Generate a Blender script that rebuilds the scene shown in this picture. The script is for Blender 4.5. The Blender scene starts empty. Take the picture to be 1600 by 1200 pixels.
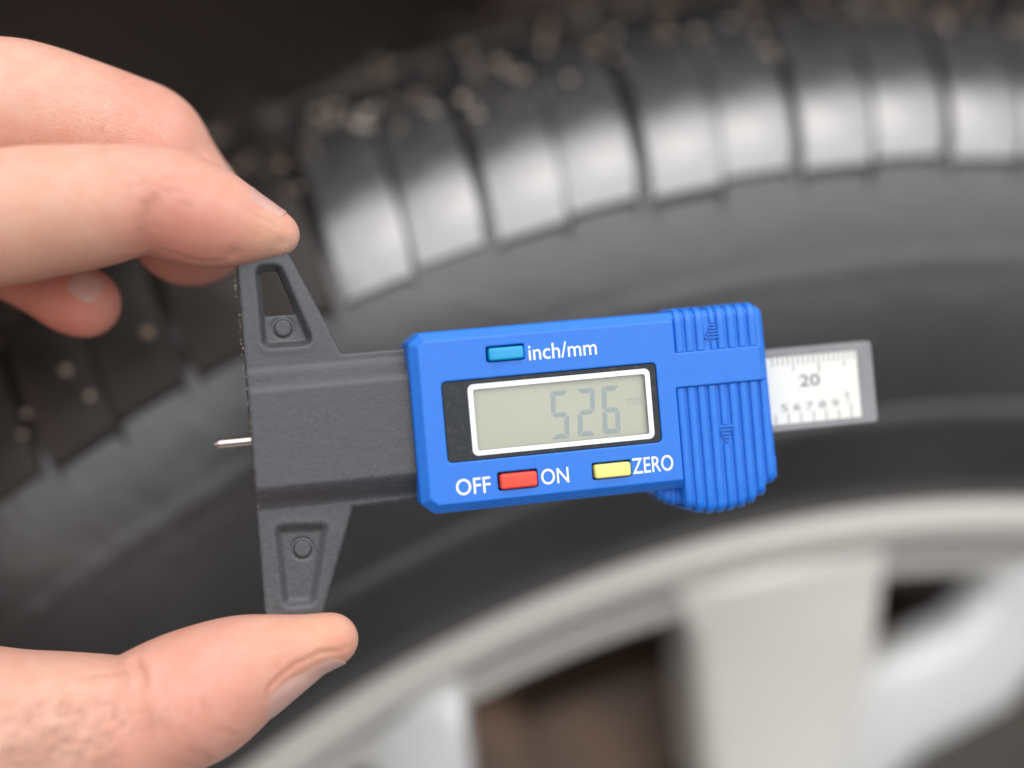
import bpy, bmesh, math, random
import numpy as np
from mathutils import Matrix, Vector
from mathutils.bvhtree import BVHTree

MM = 0.001
sc = bpy.context.scene
COL = sc.collection
random.seed(4)
RNG = np.random.default_rng(4)

# ------------------------------------------------------------------ camera, sky, sun, exposure
F_PX = 2800.0                       # focal length in pixels of the 1600 px wide photograph
CAM_H = 0.8565                       # height above the ground (m)
TILT = math.radians(10.5)           # the phone looks slightly down
cam_d = bpy.data.cameras.new('camera')
cam = bpy.data.objects.new('camera', cam_d)
COL.objects.link(cam)
cam.location = (0, 0, CAM_H)
cam.rotation_euler = (math.radians(90) - TILT, 0, 0)
cam_d.sensor_width = 36.0
cam_d.lens = 36.0 * F_PX / 1600.0
cam_d.clip_start = 0.02
cam_d.clip_end = 500
cam_d.dof.use_dof = True
cam_d.dof.focus_distance = 0.3508
cam_d.dof.aperture_fstop = 2.3
cam_d.dof.aperture_blades = 7
sc.camera = cam

SUN_EL, SUN_ROT = math.radians(55), math.radians(160)
world = bpy.data.worlds.new('World')
sc.world = world
world.use_nodes = True
wn = world.node_tree
bg = wn.nodes['Background']
sky = wn.nodes.new('ShaderNodeTexSky')
sky.sky_type = 'NISHITA'
sky.sun_disc = False
sky.sun_elevation = SUN_EL
sky.sun_rotation = SUN_ROT
sky.air_density = 1.0
sky.dust_density = 1.2
sky.ozone_density = 1.0
hsv = wn.nodes.new('ShaderNodeHueSaturation')
hsv.inputs['Saturation'].default_value = 0.22       # an overcast, nearly white sky
wn.links.new(sky.outputs[0], hsv.inputs['Color'])
wn.links.new(hsv.outputs[0], bg.inputs['Color'])
bg.inputs['Strength'].default_value = 0.15
sun_d = bpy.data.lights.new('sun', 'SUN')
sun_d.energy = 1.2
sun_d.angle = math.radians(90)
sun_d.color = (1.0, 0.95, 0.88)
sun = bpy.data.objects.new('sun', sun_d)
COL.objects.link(sun)
sdir = Vector((math.sin(SUN_ROT) * math.cos(SUN_EL), math.cos(SUN_ROT) * math.cos(SUN_EL), math.sin(SUN_EL)))
sun.rotation_euler = (-sdir).to_track_quat('-Z', 'Y').to_euler()
sun.location = sdir * 3
sc.view_settings.view_transform = 'Standard'
sc.view_settings.look = 'None'
sc.view_settings.exposure = 0.76
sc.view_settings.gamma = 1.0
sc.render.engine = 'CYCLES'
sc.cycles.use_denoising = True
sc.cycles.max_bounces = 8

# camera frame (x right, y away, z up; mm) -> world (m)
W = Matrix.Translation((0, 0, CAM_H)) @ Matrix.Rotation(-TILT, 4, 'X')


def P(u, v, d):
    """point that the photograph shows at pixel (u, v) at the distance d mm, camera frame"""
    return np.array([(u - 800) / F_PX * d, d, -(v - 600) / F_PX * d])


# ------------------------------------------------------------------ helpers
def empty(name, matrix, label=None, cat=None, group=None):
    o = bpy.data.objects.new(name, None)
    o.empty_display_size = 0.01
    COL.objects.link(o)
    o.matrix_world = matrix
    if label: o['label'] = label
    if cat: o['category'] = cat
    if group: o['group'] = group
    return o


def make_obj(name, me, mat, parent=None, label=None, kind=None, smooth=None):
    o = bpy.data.objects.new(name, me)
    COL.objects.link(o)
    if mat is not None and len(me.materials) == 0: me.materials.append(mat)
    if parent is not None: o.parent = parent
    if label: o['label'] = label
    if kind: o['kind'] = kind
    if smooth is not None:
        if smooth is True: me.shade_smooth()
        elif smooth: me.set_sharp_from_angle(angle=math.radians(smooth)) if not me.shade_smooth() else None
    return o


def mesh_np(name, verts, faces, scale=MM):
    """verts (n,3), faces = list of index lists or an (m,k) array"""
    me = bpy.data.meshes.new(name)
    v = np.asarray(verts, dtype=np.float64) * scale
    if isinstance(faces, np.ndarray):
        m, k = faces.shape
        me.vertices.add(len(v)); me.vertices.foreach_set('co', v.astype(np.float32).ravel())
        me.loops.add(m * k); me.loops.foreach_set('vertex_index', faces.astype(np.int32).ravel())
        me.polygons.add(m); me.polygons.foreach_set('loop_start', np.arange(0, m * k, k, dtype=np.int32))
        me.update(calc_edges=True)
        me.validate()
    else:
        me.from_pydata([tuple(p) for p in v], [], [tuple(int(i) for i in f) for f in faces])
        me.update()
    return me


class MB:
    """collects pieces into one mesh"""
    def __init__(s): s.v = []; s.f = []
    def add(s, verts, faces):
        o = len(s.v); s.v += [tuple(p) for p in verts]; s.f += [[i + o for i in f] for f in faces]
        return s
    def obj(s, name, mat, parent=None, scale=MM, **k):
        return make_obj(name, mesh_np(name, s.v, s.f, scale), mat, parent, **k)


def rrect(x0, x1, y0, y1, r, n=5):
    out = []
    for cx, cy, a0 in ((x1 - r, y1 - r, 0), (x0 + r, y1 - r, 90), (x0 + r, y0 + r, 180), (x1 - r, y0 + r, 270)):
        for i in range(n + 1):
            a = math.radians(a0 + 90 * i / n)
            out.append((cx + r * math.cos(a), cy + r * math.sin(a)))
    return out


def round_poly(pts, r, n=4):
    """rounds the corners of a polygon; r may be a list"""
    out = []; N = len(pts)
    for i in range(N):
        p0, p, p1 = (np.array(pts[(i - 1) % N], float), np.array(pts[i], float), np.array(pts[(i + 1) % N], float))
        rr = r[i] if isinstance(r, (list, tuple)) else r
        if rr <= 0: out.append(tuple(p)); continue
        a = p + (p0 - p) / np.linalg.norm(p0 - p) * min(rr, .45 * np.linalg.norm(p0 - p))
        b = p + (p1 - p) / np.linalg.norm(p1 - p) * min(rr, .45 * np.linalg.norm(p1 - p))
        for k in range(n + 1):
            t = k / n
            out.append(tuple((1 - t) ** 2 * a + 2 * t * (1 - t) * p + t * t * b))
    return out


def inset(poly, d):
    q = np.array(poly, float); n = len(q)
    area = 0.5 * np.sum(q[:, 0] * np.roll(q[:, 1], -1) - np.roll(q[:, 0], -1) * q[:, 1])
    s = 1 if area > 0 else -1
    e = np.roll(q, -1, 0) - q
    e /= np.maximum(np.linalg.norm(e, axis=1, keepdims=True), 1e-9)
    nrm = np.stack([-e[:, 1], e[:, 0]], 1) * s
    m = nrm + np.roll(nrm, 1, 0)
    m /= np.maximum(np.linalg.norm(m, axis=1, keepdims=True), 1e-9)
    c = np.maximum(np.sum(m * nrm, axis=1, keepdims=True), .35)
    return [tuple(p) for p in q + m * d / c]


def loft(poly, levels, cap0=True, cap1=True):
    """levels: (z, inset) from the back to the front"""
    v = []; f = []; n = len(poly)
    area = sum(poly[i][0] * poly[(i + 1) % n][1] - poly[(i + 1) % n][0] * poly[i][1] for i in range(n))
    if area < 0: poly = poly[::-1]
    for z, d in levels:
        v += [(x, y, z) for x, y in (inset(poly, d) if d else poly)]
    for k in range(len(levels) - 1):
        for i in range(n):
            j = (i + 1) % n
            f.append([k * n + i, k * n + j, (k + 1) * n + j, (k + 1) * n + i])
    if cap0: f.append(list(range(n))[::-1])
    if cap1: f.append([(len(levels) - 1) * n + i for i in range(n)])
    return v, f


def ring_prism(outer, inner, z0, z1):
    """plate with a hole; both outlines have the same number of points"""
    n = len(outer); v = []
    for z in (z0, z1):
        v += [(x, y, z) for x, y in outer] + [(x, y, z) for x, y in inner]
    f = []
    for i in range(n):
        j = (i + 1) % n
        o0, o1, i0, i1 = i, j, n + i, n + j
        f.append([2 * n + o0, 2 * n + o1, 2 * n + i1, 2 * n + i0])
        f.append([o1, o0, i0, i1])
        f.append([o0, o1, 2 * n + o1, 2 * n + o0])
        f.append([i1, i0, 2 * n + i0, 2 * n + i1])
    return v, f


def box(x0, x1, y0, y1, z0, z1):
    v = [(x, y, z) for z in (z0, z1) for y in (y0, y1) for x in (x0, x1)]
    return v, [[0, 2, 3, 1], [4, 5, 7, 6], [0, 1, 5, 4], [1, 3, 7, 5], [3, 2, 6, 7], [2, 0, 4, 6]]


def revolve(profile, n, axis='y', closed=False, a0=0.0, a1=2 * math.pi):
    """profile of (axial, radius) turned round the y axis"""
    full = abs(a1 - a0 - 2 * math.pi) < 1e-6
    m = n if full else n + 1
    v = []; f = []; k = len(profile)
    for i in range(m):
        t = a0 + (a1 - a0) * i / n
        for a, r in profile: v.append((r * math.sin(t), a, r * math.cos(t)))
    for i in range(n):
        i2 = (i + 1) % m
        for j in range(k - (0 if closed else 1)):
            j2 = (j + 1) % k
            f.append([i * k + j, i2 * k + j, i2 * k + j2, i * k + j2])
    return v, f


def ico(c, r, squash=(1, 1, 1), jit=0.0):
    t = (1 + 5 ** .5) / 2
    b = np.array([(-1, t, 0), (1, t, 0), (-1, -t, 0), (1, -t, 0), (0, -1, t), (0, 1, t), (0, -1, -t), (0, 1, -t), (t, 0, -1), (t, 0, 1), (-t, 0, -1), (-t, 0, 1)]) / math.hypot(1, t)
    f = [(0, 11, 5), (0, 5, 1), (0, 1, 7), (0, 7, 10), (0, 10, 11), (1, 5, 9), (5, 11, 4), (11, 10, 2), (10, 7, 6), (7, 1, 8), (3, 9, 4), (3, 4, 2), (3, 2, 6), (3, 6, 8), (3, 8, 9), (4, 9, 5), (2, 4, 11), (6, 2, 10), (8, 6, 7), (9, 8, 1)]
    v = b * r * np.array(squash) * (1 + jit * (RNG.random((12, 1)) - .5)) + np.array(c)
    return [tuple(p) for p in v], [list(q) for q in f]


# ---- materials
def new_mat(name):
    m = bpy.data.materials.new(name); m.use_nodes = True
    return m, m.node_tree, m.node_tree.nodes['Principled BSDF']


def mat(name, col, rough=.5, metal=0.0, spec=.5, col2=None, nscale=200, bump=None, coat=0.0, rvar=0.0, detail=4, contrast=(.35, .65), coat_rough=.1):
    m, nt, b = new_mat(name)
    b.inputs['Base Color'].default_value = (*col, 1)
    b.inputs['Roughness'].default_value = rough
    b.inputs['Metallic'].default_value = metal
    b.inputs['Specular IOR Level'].default_value = spec
    b.inputs['Coat Weight'].default_value = coat
    b.inputs['Coat Roughness'].default_value = coat_rough
    tc = nt.nodes.new('ShaderNodeTexCoord')
    if col2 is not None or rvar:
        nz = nt.nodes.new('ShaderNodeTexNoise'); nz.inputs['Scale'].default_value = nscale; nz.inputs['Detail'].default_value = detail
        nt.links.new(tc.outputs['Object'], nz.inputs['Vector'])
        mr = nt.nodes.new('ShaderNodeMapRange'); mr.inputs[1].default_value = contrast[0]; mr.inputs[2].default_value = contrast[1]
        nt.links.new(nz.outputs['Fac'], mr.inputs[0])
        if col2 is not None:
            mx = nt.nodes.new('ShaderNodeMix'); mx.data_type = 'RGBA'
            mx.inputs[6].default_value = (*col, 1); mx.inputs[7].default_value = (*col2, 1)
            nt.links.new(mr.outputs[0], mx.inputs[0]); nt.links.new(mx.outputs[2], b.inputs['Base Color'])
        if rvar:
            r2 = nt.nodes.new('ShaderNodeMapRange'); r2.inputs[3].default_value = rough - rvar; r2.inputs[4].default_value = rough + rvar
            nt.links.new(mr.outputs[0], r2.inputs[0]); nt.links.new(r2.outputs[0], b.inputs['Roughness'])
    prev = None
    for (s, st, dist) in (bump or []):
        nb = nt.nodes.new('ShaderNodeTexNoise'); nb.inputs['Scale'].default_value = s; nb.inputs['Detail'].default_value = 3
        nt.links.new(tc.outputs['Object'], nb.inputs['Vector'])
        bp = nt.nodes.new('ShaderNodeBump'); bp.inputs['Strength'].default_value = st; bp.inputs['Distance'].default_value = dist
        nt.links.new(nb.outputs['Fac'], bp.inputs['Height'])
        if prev: nt.links.new(prev.outputs[0], bp.inputs['Normal'])
        prev = bp
    if prev: nt.links.new(prev.outputs[0], b.inputs['Normal'])
    return m


M = {}
M['black_plastic'] = mat('black_plastic', (.049, .051, .057), .45, col2=(.068, .069, .075), nscale=1500, bump=[(2300, .24, .0002), (700, .2, .0003)], rvar=.07)
M['blue_plastic'] = mat('blue_plastic', (.010, .150, .62), .42, col2=(.014, .166, .66), nscale=500, bump=[(2600, .10, .0001)], rvar=.05)
M['white_print'] = mat('white_print', (.80, .82, .84), .5)
M['ring_print'] = mat('ring_print', (.78, .82, .85), .35)
M['bezel_black'] = mat('bezel_black', (.007, .008, .012), .16, spec=.35, col2=(.03, .03, .033), nscale=900, contrast=(.55, .75), rvar=.08)
M['lcd'] = mat('lcd_panel', (.57, .585, .44), .35, col2=(.60, .605, .465), nscale=120)
M['lcd_ink'] = mat('lcd_segment', (.335, .41, .43), .4)
M['lcd_ink_faint'] = mat('lcd_faint', (.45, .435, .40), .4)
M['btn_cyan'] = mat('button_cyan', (.0, .30, .60), .32)
M['btn_red'] = mat('button_red', (.80, .055, .025), .32)
M['btn_yellow'] = mat('button_yellow', (.88, .72, .20), .35)
M['slide'] = mat('slide_plastic', (.20, .20, .21), .38, col2=(.23, .23, .24), nscale=300)
M['plate'] = mat('scale_white', (.70, .70, .67), .45)
M['scale_ink'] = mat('scale_ink', (.16, .18, .18), .5)
M['scale_ink_faint'] = mat('scale_ink_faint', (.25, .26, .25), .5)
M['steel'] = mat('steel_pin', (.62, .58, .56), .28, metal=1.0, bump=[(3000, .1, .0001)])
M['grit'] = mat('dust_grit', (.34, .29, .20), .8, col2=(.16, .13, .09), nscale=900)
M['rubber'] = mat('tyre_rubber', (.020, .0195, .021), .38, spec=.85, col2=(.046, .043, .044), nscale=14, bump=[(150, .3, .001)], rvar=.1, contrast=(.3, .75))
M['shoulder'] = mat('shoulder_rubber', (.022, .022, .024), .34, spec=1.0, col2=(.055, .055, .058), nscale=45, bump=[(75, .8, .0022), (350, .4, .0006)], rvar=.12, coat=1.0, coat_rough=.24)
M['shoulder'].node_tree.nodes['Principled BSDF'].inputs['Coat IOR'].default_value = 2.1
M['shaded_shoulder'] = mat('shaded_shoulder', (.020, .017, .016), .6, spec=.35, col2=(.042, .034, .030), nscale=60, bump=[(90, .45, .0015)], rvar=.1)
M['tread'] = mat('tread_rubber', (.028, .026, .025), .5, col2=(.075, .06, .05), nscale=50, bump=[(200, .4, .001)])
M['stone'] = mat('road_grit', (.36, .24, .16), .35, col2=(.46, .40, .34), nscale=120, coat=.2)
M['silver'] = mat('silver_paint', (.74, .715, .67), .3, metal=.25, bump=[(4000, .05, .0001)], coat=.4)
M['silver_lit'] = mat('silver_paint_lit', (.84, .84, .84), .28, metal=.22, coat=.5)  # lighter copy of the silver, sky light on the second arm painted in
M['liner'] = mat('wheel_arch_plastic', (.20, .16, .14), .8, col2=(.26, .20, .175), nscale=9, bump=[(60, .4, .003)])
M['rust'] = mat('rusty_iron', (.24, .14, .09), .7, col2=(.10, .07, .055), nscale=28, bump=[(250, .4, .001)])
M['iron'] = mat('cast_iron', (.10, .10, .095), .55, metal=.3, col2=(.15, .12, .10), nscale=70)
M['paint_car'] = mat('car_paint', (.02, .022, .026), .25, coat=1.0)
M['asphalt'] = mat('asphalt', (.05, .05, .05), .8, col2=(.075, .073, .07), nscale=90, bump=[(300, .6, .004)])
M['hair'] = mat('fine_hair', (.10, .055, .035), .5)

# clear window over the display
gm, nt, b = new_mat('clear_window')
tr = nt.nodes.new('ShaderNodeBsdfTransparent'); gl = nt.nodes.new('ShaderNodeBsdfGlossy'); gl.inputs['Roughness'].default_value = .06
fr = nt.nodes.new('ShaderNodeFresnel'); fr.inputs['IOR'].default_value = 1.5
mx = nt.nodes.new('ShaderNodeMixShader')
nt.links.new(fr.outputs[0], mx.inputs[0]); nt.links.new(tr.outputs[0], mx.inputs[1]); nt.links.new(gl.outputs[0], mx.inputs[2])
nt.links.new(mx.outputs[0], nt.nodes['Material Output'].inputs['Surface'])
nt.nodes.remove(b)
M['window'] = gm


def skin_material():
    m, nt, b = new_mat('skin')
    L = nt.links.new
    at = nt.nodes.new('ShaderNodeAttribute'); at.attribute_name = 'skin_tint'
    tc = nt.nodes.new('ShaderNodeTexCoord')
    n1 = nt.nodes.new('ShaderNodeTexNoise'); n1.inputs['Scale'].default_value = 260; n1.inputs['Detail'].default_value = 6
    L(tc.outputs['Object'], n1.inputs['Vector'])
    mr = nt.nodes.new('ShaderNodeMapRange'); mr.inputs[1].default_value = .3; mr.inputs[2].default_value = .7
    mr.inputs[3].default_value = 0.0; mr.inputs[4].default_value = 1.0
    L(n1.outputs['Fac'], mr.inputs[0])
    mx = nt.nodes.new('ShaderNodeMix'); mx.data_type = 'RGBA'; mx.blend_type = 'MULTIPLY'; mx.inputs[7].default_value = (.97, .86, .82, 1)
    L(mr.outputs[0], mx.inputs[0]); L(at.outputs['Color'], mx.inputs[6]); L(mx.outputs[2], b.inputs['Base Color'])
    b.inputs['Roughness'].default_value = .48
    b.inputs['Specular IOR Level'].default_value = .42
    b.inputs['Subsurface Weight'].default_value = .22
    b.inputs['Subsurface Radius'].default_value = (1.0, .38, .22)
    b.inputs['Subsurface Scale'].default_value = .0028
    # skin relief: the net of fine creases, and pores
    vo = nt.nodes.new('ShaderNodeTexVoronoi'); vo.feature = 'DISTANCE_TO_EDGE'; vo.inputs['Scale'].default_value = 1100
    nd = nt.nodes.new('ShaderNodeTexNoise'); nd.inputs['Scale'].default_value = 500
    va = nt.nodes.new('ShaderNodeVectorMath'); va.operation = 'MULTIPLY_ADD'; va.inputs[1].default_value = (.0016,) * 3
    L(tc.outputs['Object'], nd.inputs['Vector']); L(nd.outputs['Color'], va.inputs[0]); L(tc.outputs['Object'], va.inputs[2]); L(va.outputs[0], vo.inputs['Vector'])
    cl = nt.nodes.new('ShaderNodeMath'); cl.operation = 'MINIMUM'; cl.inputs[1].default_value = .10
    L(vo.outputs['Distance'], cl.inputs[0])
    b1 = nt.nodes.new('ShaderNodeBump'); b1.inputs['Strength'].default_value = .7; b1.inputs['Distance'].default_value = .0008
    L(cl.outputs[0], b1.inputs['Height'])
    n2 = nt.nodes.new('ShaderNodeTexNoise'); n2.inputs['Scale'].default_value = 2200; n2.inputs['Detail'].default_value = 2
    L(tc.outputs['Object'], n2.inputs['Vector'])
    b2 = nt.nodes.new('ShaderNodeBump'); b2.inputs['Strength'].default_value = .6; b2.inputs['Distance'].default_value = .0001
    L(n2.outputs['Fac'], b2.inputs['Height']); L(b1.outputs[0], b2.inputs['Normal'])
    L(b2.outputs[0], b.inputs['Normal'])
    return m


M['skin'] = skin_material()
M['nail'] = mat('fingernail', (.56, .32, .27), .36, spec=.4, col2=(.60, .37, .32), nscale=200)
M['nail_shaded'] = mat('fingernail_shaded', (.50, .26, .21), .45, spec=.3, col2=(.55, .31, .26), nscale=200)  # darker copy for the little finger, its shade put into the colour
M['nail'].node_tree.nodes['Principled BSDF'].inputs['Subsurface Weight'].default_value = .2
M['nail'].node_tree.nodes['Principled BSDF'].inputs['Subsurface Radius'].default_value = (1, .4, .3)
M['nail'].node_tree.nodes['Principled BSDF'].inputs['Subsurface Scale'].default_value = .0015


# ---- implicit surfaces
def surface_nets(V, lo, h):
    ins = V < 0
    s = np.zeros(tuple(n - 1 for n in V.shape), np.int8)
    C8 = [(a, b, c) for a in (0, 1) for b in (0, 1) for c in (0, 1)]
    nx, ny, nz = V.shape
    for a, b, c in C8: s += ins[a:nx - 1 + a, b:ny - 1 + b, c:nz - 1 + c]
    act = (s > 0) & (s < 8)
    idx = np.argwhere(act)
    pos = np.zeros((len(idx), 3)); cnt = np.zeros((len(idx), 1))
    val = {c: V[idx[:, 0] + c[0], idx[:, 1] + c[1], idx[:, 2] + c[2]] for c in C8}
    for a in C8:
        for ax in range(3):
            if a[ax] == 0:
                bb = list(a); bb[ax] = 1; bb = tuple(bb)
                va, vb = val[a], val[bb]
                cr = (va < 0) != (vb < 0)
                t = np.where(cr, va / np.where(cr, va - vb, 1), 0)
                p = np.tile(np.array(a, float), (len(idx), 1)); p[:, ax] += t
                pos += p * cr[:, None]; cnt += cr[:, None]
    verts = np.array(lo) + (idx + pos / cnt) * h
    ids = np.full(act.shape, -1, np.int64); ids[act] = np.arange(len(idx))
    faces = []
    for ax in range(3):
        o1, o2 = (ax + 1) % 3, (ax + 2) % 3
        sl0 = [slice(None)] * 3; sl1 = [slice(None)] * 3
        sl0[ax] = slice(0, -1); sl1[ax] = slice(1, None)
        A, B = ins[tuple(sl0)], ins[tuple(sl1)]
        e = np.argwhere(A != B)
        ok = (e[:, o1] > 0) & (e[:, o1] < V.shape[o1] - 1) & (e[:, o2] > 0) & (e[:, o2] < V.shape[o2] - 1)
        e = e[ok]
        flip = A[e[:, 0], e[:, 1], e[:, 2]]
        q = []
        for d1, d2 in ((-1, -1), (0, -1), (0, 0), (-1, 0)):
            c = e.copy(); c[:, o1] += d1; c[:, o2] += d2
            q.append(ids[c[:, 0], c[:, 1], c[:, 2]])
        q = np.stack(q, 1)
        q[~flip] = q[~flip][:, ::-1]
        faces.append(q)
    return verts, np.concatenate(faces)


def relax(verts, faces, it=4, lam=.5, mu=-.52):
    e = np.concatenate([faces[:, [0, 1]], faces[:, [1, 2]], faces[:, [2, 3]], faces[:, [3, 0]]])
    n = len(verts)
    deg = np.bincount(e[:, 0], minlength=n) + np.bincount(e[:, 1], minlength=n)
    for k in range(it):
        for w in (lam, mu):
            acc = np.stack([np.bincount(e[:, 0], verts[e[:, 1], a], n) + np.bincount(e[:, 1], verts[e[:, 0], a], n) for a in range(3)], 1)
            verts = verts + w * (acc / deg[:, None] - verts)
    return verts


def vnormals(verts, faces):
    a = verts[faces[:, 2]] - verts[faces[:, 0]]; b = verts[faces[:, 3]] - verts[faces[:, 1]]
    fn = np.cross(a, b); n = np.zeros_like(verts)
    for k in range(4):
        for ax in range(3): n[:, ax] += np.bincount(faces[:, k], fn[:, ax], len(verts))
    return n / np.maximum(np.linalg.norm(n, axis=1, keepdims=True), 1e-9)


def smin(a, b, k):
    h = np.maximum(k - np.abs(a - b), 0) / k
    return np.minimum(a, b) - h * h * k * .25


def smax(a, b, k): return -smin(-a, -b, k)


def sd_poly(X, Y, poly):
    d = np.full(X.shape, 1e9); s = np.ones(X.shape)
    n = len(poly)
    for i in range(n):
        ax, ay = poly[i]; bx, by = poly[i - 1]
        ex, ey = bx - ax, by - ay
        wx, wy = X - ax, Y - ay
        t = np.clip((wx * ex + wy * ey) / (ex * ex + ey * ey), 0, 1)
        d = np.minimum(d, (wx - ex * t) ** 2 + (wy - ey * t) ** 2)
        c1 = Y >= ay; c2 = Y < by; c3 = ex * wy > ey * wx
        s = np.where((c1 & c2 & c3) | (~c1 & ~c2 & ~c3), -s, s)
    return s * np.sqrt(d)


def text_mesh(body, x0, x1, y0, y1, z, bold=0.0, extrude=.015):
    """flat lettering that fills the given box; mm"""
    cu = bpy.data.curves.new('text', 'FONT')
    cu.body = body; cu.size = 1.0; cu.offset = bold; cu.resolution_u = 4
    o = bpy.data.objects.new('text', cu); COL.objects.link(o)
    dg = bpy.context.evaluated_depsgraph_get()
    tmp = bpy.data.meshes.new_from_object(o.evaluated_get(dg))
    v = np.array([p.co[:] for p in tmp.vertices]); f = [list(p.vertices) for p in tmp.polygons]
    bpy.data.objects.remove(o); bpy.data.curves.remove(cu); bpy.data.meshes.remove(tmp)
    lo, hi = v.min(0), v.max(0)
    v[:, 0] = x0 + (v[:, 0] - lo[0]) / (hi[0] - lo[0]) * (x1 - x0)
    v[:, 1] = y0 + (v[:, 1] - lo[1]) / (hi[1] - lo[1]) * (y1 - y0)
    v[:, 2] = z
    me = mesh_np('lettering', v, f)
    bm = bmesh.new(); bm.from_mesh(me)
    bmesh.ops.remove_doubles(bm, verts=bm.verts, dist=1e-7)
    r = bmesh.ops.extrude_face_region(bm, geom=bm.faces[:])
    bmesh.ops.translate(bm, verts=[e for e in r['geom'] if isinstance(e, bmesh.types.BMVert)], vec=(0, 0, extrude * MM))
    bmesh.ops.recalc_face_normals(bm, faces=bm.faces)
    bm.to_mesh(me); bm.free()
    return me


# ================================================================== the ground and the car
bm = bmesh.new()
bmesh.ops.create_grid(bm, x_segments=24, y_segments=24, size=60)
me = bpy.data.meshes.new('ground'); bm.to_mesh(me); bm.free()
ground = make_obj('ground', me, M['asphalt'], kind='structure')
ground.location = (0, 0, -.0010)

AX = math.radians(11)
hub = W @ Vector((109.7 * MM, 511 * MM, -330.4 * MM))
WM = Matrix.Translation(hub) @ Matrix.Rotation(AX, 4, 'Z') @ Matrix.Scale(1.10, 4)     # a big off-road wheel; x right, y away along the axle, z up
NP = 66                                                        # tread pitches round the tyre

wheel = empty('car_wheel', WM, 'wet black car tyre on a silver alloy wheel, blurred behind the blue gauge', 'car wheel')
prof = [(10, 262), (4, 270), (-3, 280), (-9, 296), (-12.5, 314), (-13, 330), (-11.5, 346), (-9, 357), (-7, 362), (-2, 368), (8, 375), (22, 382.5), (44, 388.5), (88, 391.5), (132, 387.5),
        (154, 378), (168, 370), (178, 361), (184, 352), (188, 330), (184, 300), (170, 270), (160, 260)]
v, f = revolve(prof, 160)
tyre = make_obj('tyre', mesh_np('tyre', v, f), M['rubber'], wheel, smooth=50)
for r_, w_, h_ in ((334, 4, .3), (301, 3.0, .5)):    # moulded rings on the side wall
    a_ = float(np.interp(r_, [280, 296, 314, 330, 344], [-3, -9, -12.5, -13, -11]))
    v, f = revolve([(a_ + .6, r_ - w_ * 1.5), (a_ - h_, r_ - w_ * .6), (a_ - h_, r_ + w_ * .6), (a_ + .6, r_ + w_ * 1.5)], 140)
    make_obj('sidewall_ring', mesh_np('sidewall_ring', v, f), M['rubber'], tyre, smooth=40)


def tread_block(top, depth, w, skew=0.0, chamfer=.6):
    """block along the profile top = [(axial, radius)], w degrees wide"""
    v = []; n = len(top)
    for i, (a, r) in enumerate(top):
        sk = skew * i / (n - 1)
        e = .55 if i in (0, n - 1) else 1.0
        for dr, t in ((-depth, -w / 2), (-chamfer, -w / 2), (0, -w / 2 + .18), (0, w / 2 - .18), (-chamfer, w / 2), (-depth, w / 2)):
            t = math.radians(t * ((.80, .95)[i] if i < 2 and n > 4 else 1) + sk); rr = r + dr - (.6 if i in (0, n - 1) and dr > -depth else 0)
            v.append((rr * math.sin(t), a, rr * math.cos(t)))
    f = []
    for i in range(n - 1):
        for j in range(5): f.append([i * 6 + j, (i + 1) * 6 + j, (i + 1) * 6 + j + 1, i * 6 + j + 1][::-1])
    f.append([0, 1, 2, 3, 4, 5][::-1]); f.append([(n - 1) * 6 + j for j in range(6)])
    return v, f


PITCH = 360 / NP
sh_top = [(-6.8, 351), (-9.9, 357.5), (-8.4, 364.5), (-2.8, 372.6), (6, 380.5), (20, 388.5), (42, 395)]
sh_low = [(-6.7, 351.5), (-9.8, 358.3), (-8.2, 365)] + sh_top[3:]
specs = [('shoulder_block', sh_top, 7, 2.50, 1.2, 'shoulder'), ('shoulder_block', sh_low, 7, 2.44, 1.2, 'shoulder'),
         ('rib_block', [(48, 396), (66, 398), (84, 398.6)], 7, 4.7, 1.6, 'tread'),
         ('rib_block', [(92, 398.6), (110, 398), (128, 396)], 7, 4.7, -1.6, 'tread'),
         ('rib_block', [(134, 392), (154, 385), (168, 376)], 7, 4.7, -1.2, 'tread')]
rest = MB()
for si, (nm, top, dep, w, sk, mt) in enumerate(specs):
    v, f = tread_block(top, dep, w, sk)
    me = mesh_np(nm, v, f); me.materials.append(M[mt]); me.shade_smooth(); me.set_sharp_from_angle(angle=math.radians(35))
    shaded_me = me.copy(); shaded_me.materials[0] = M['shaded_shoulder']      # shade put into the colour of the blocks towards the front of the car
    for k in range(NP):
        ang = k * PITCH + (0, 2.58, 1.2, 3.0, .6)[si] + RNG.normal() * .04
        aa = (ang + 180) % 360 - 180
        if -62 < aa < 24:
            o = make_obj(nm, shaded_me if (si < 2 and aa < -24.5) else me, None, tyre)
            o.rotation_euler = (0, math.radians(ang), 0)
            if si < 2:      # worn unevenly
                k_ = 1 + RNG.uniform(-.0006, .0008); o.scale = (k_, 1 + RNG.uniform(-.02, .02), k_)
                o.rotation_euler = (RNG.normal() * .0007, math.radians(ang), RNG.normal() * .0007)
        else:
            t = math.radians(ang); c, s = math.cos(t), math.sin(t)
            rest.add([(x * c + z * s, y, -x * s + z * c) for x, y, z in v], f)
rest.obj('tread_blocks', M['tread'], tyre, kind='stuff')

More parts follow.
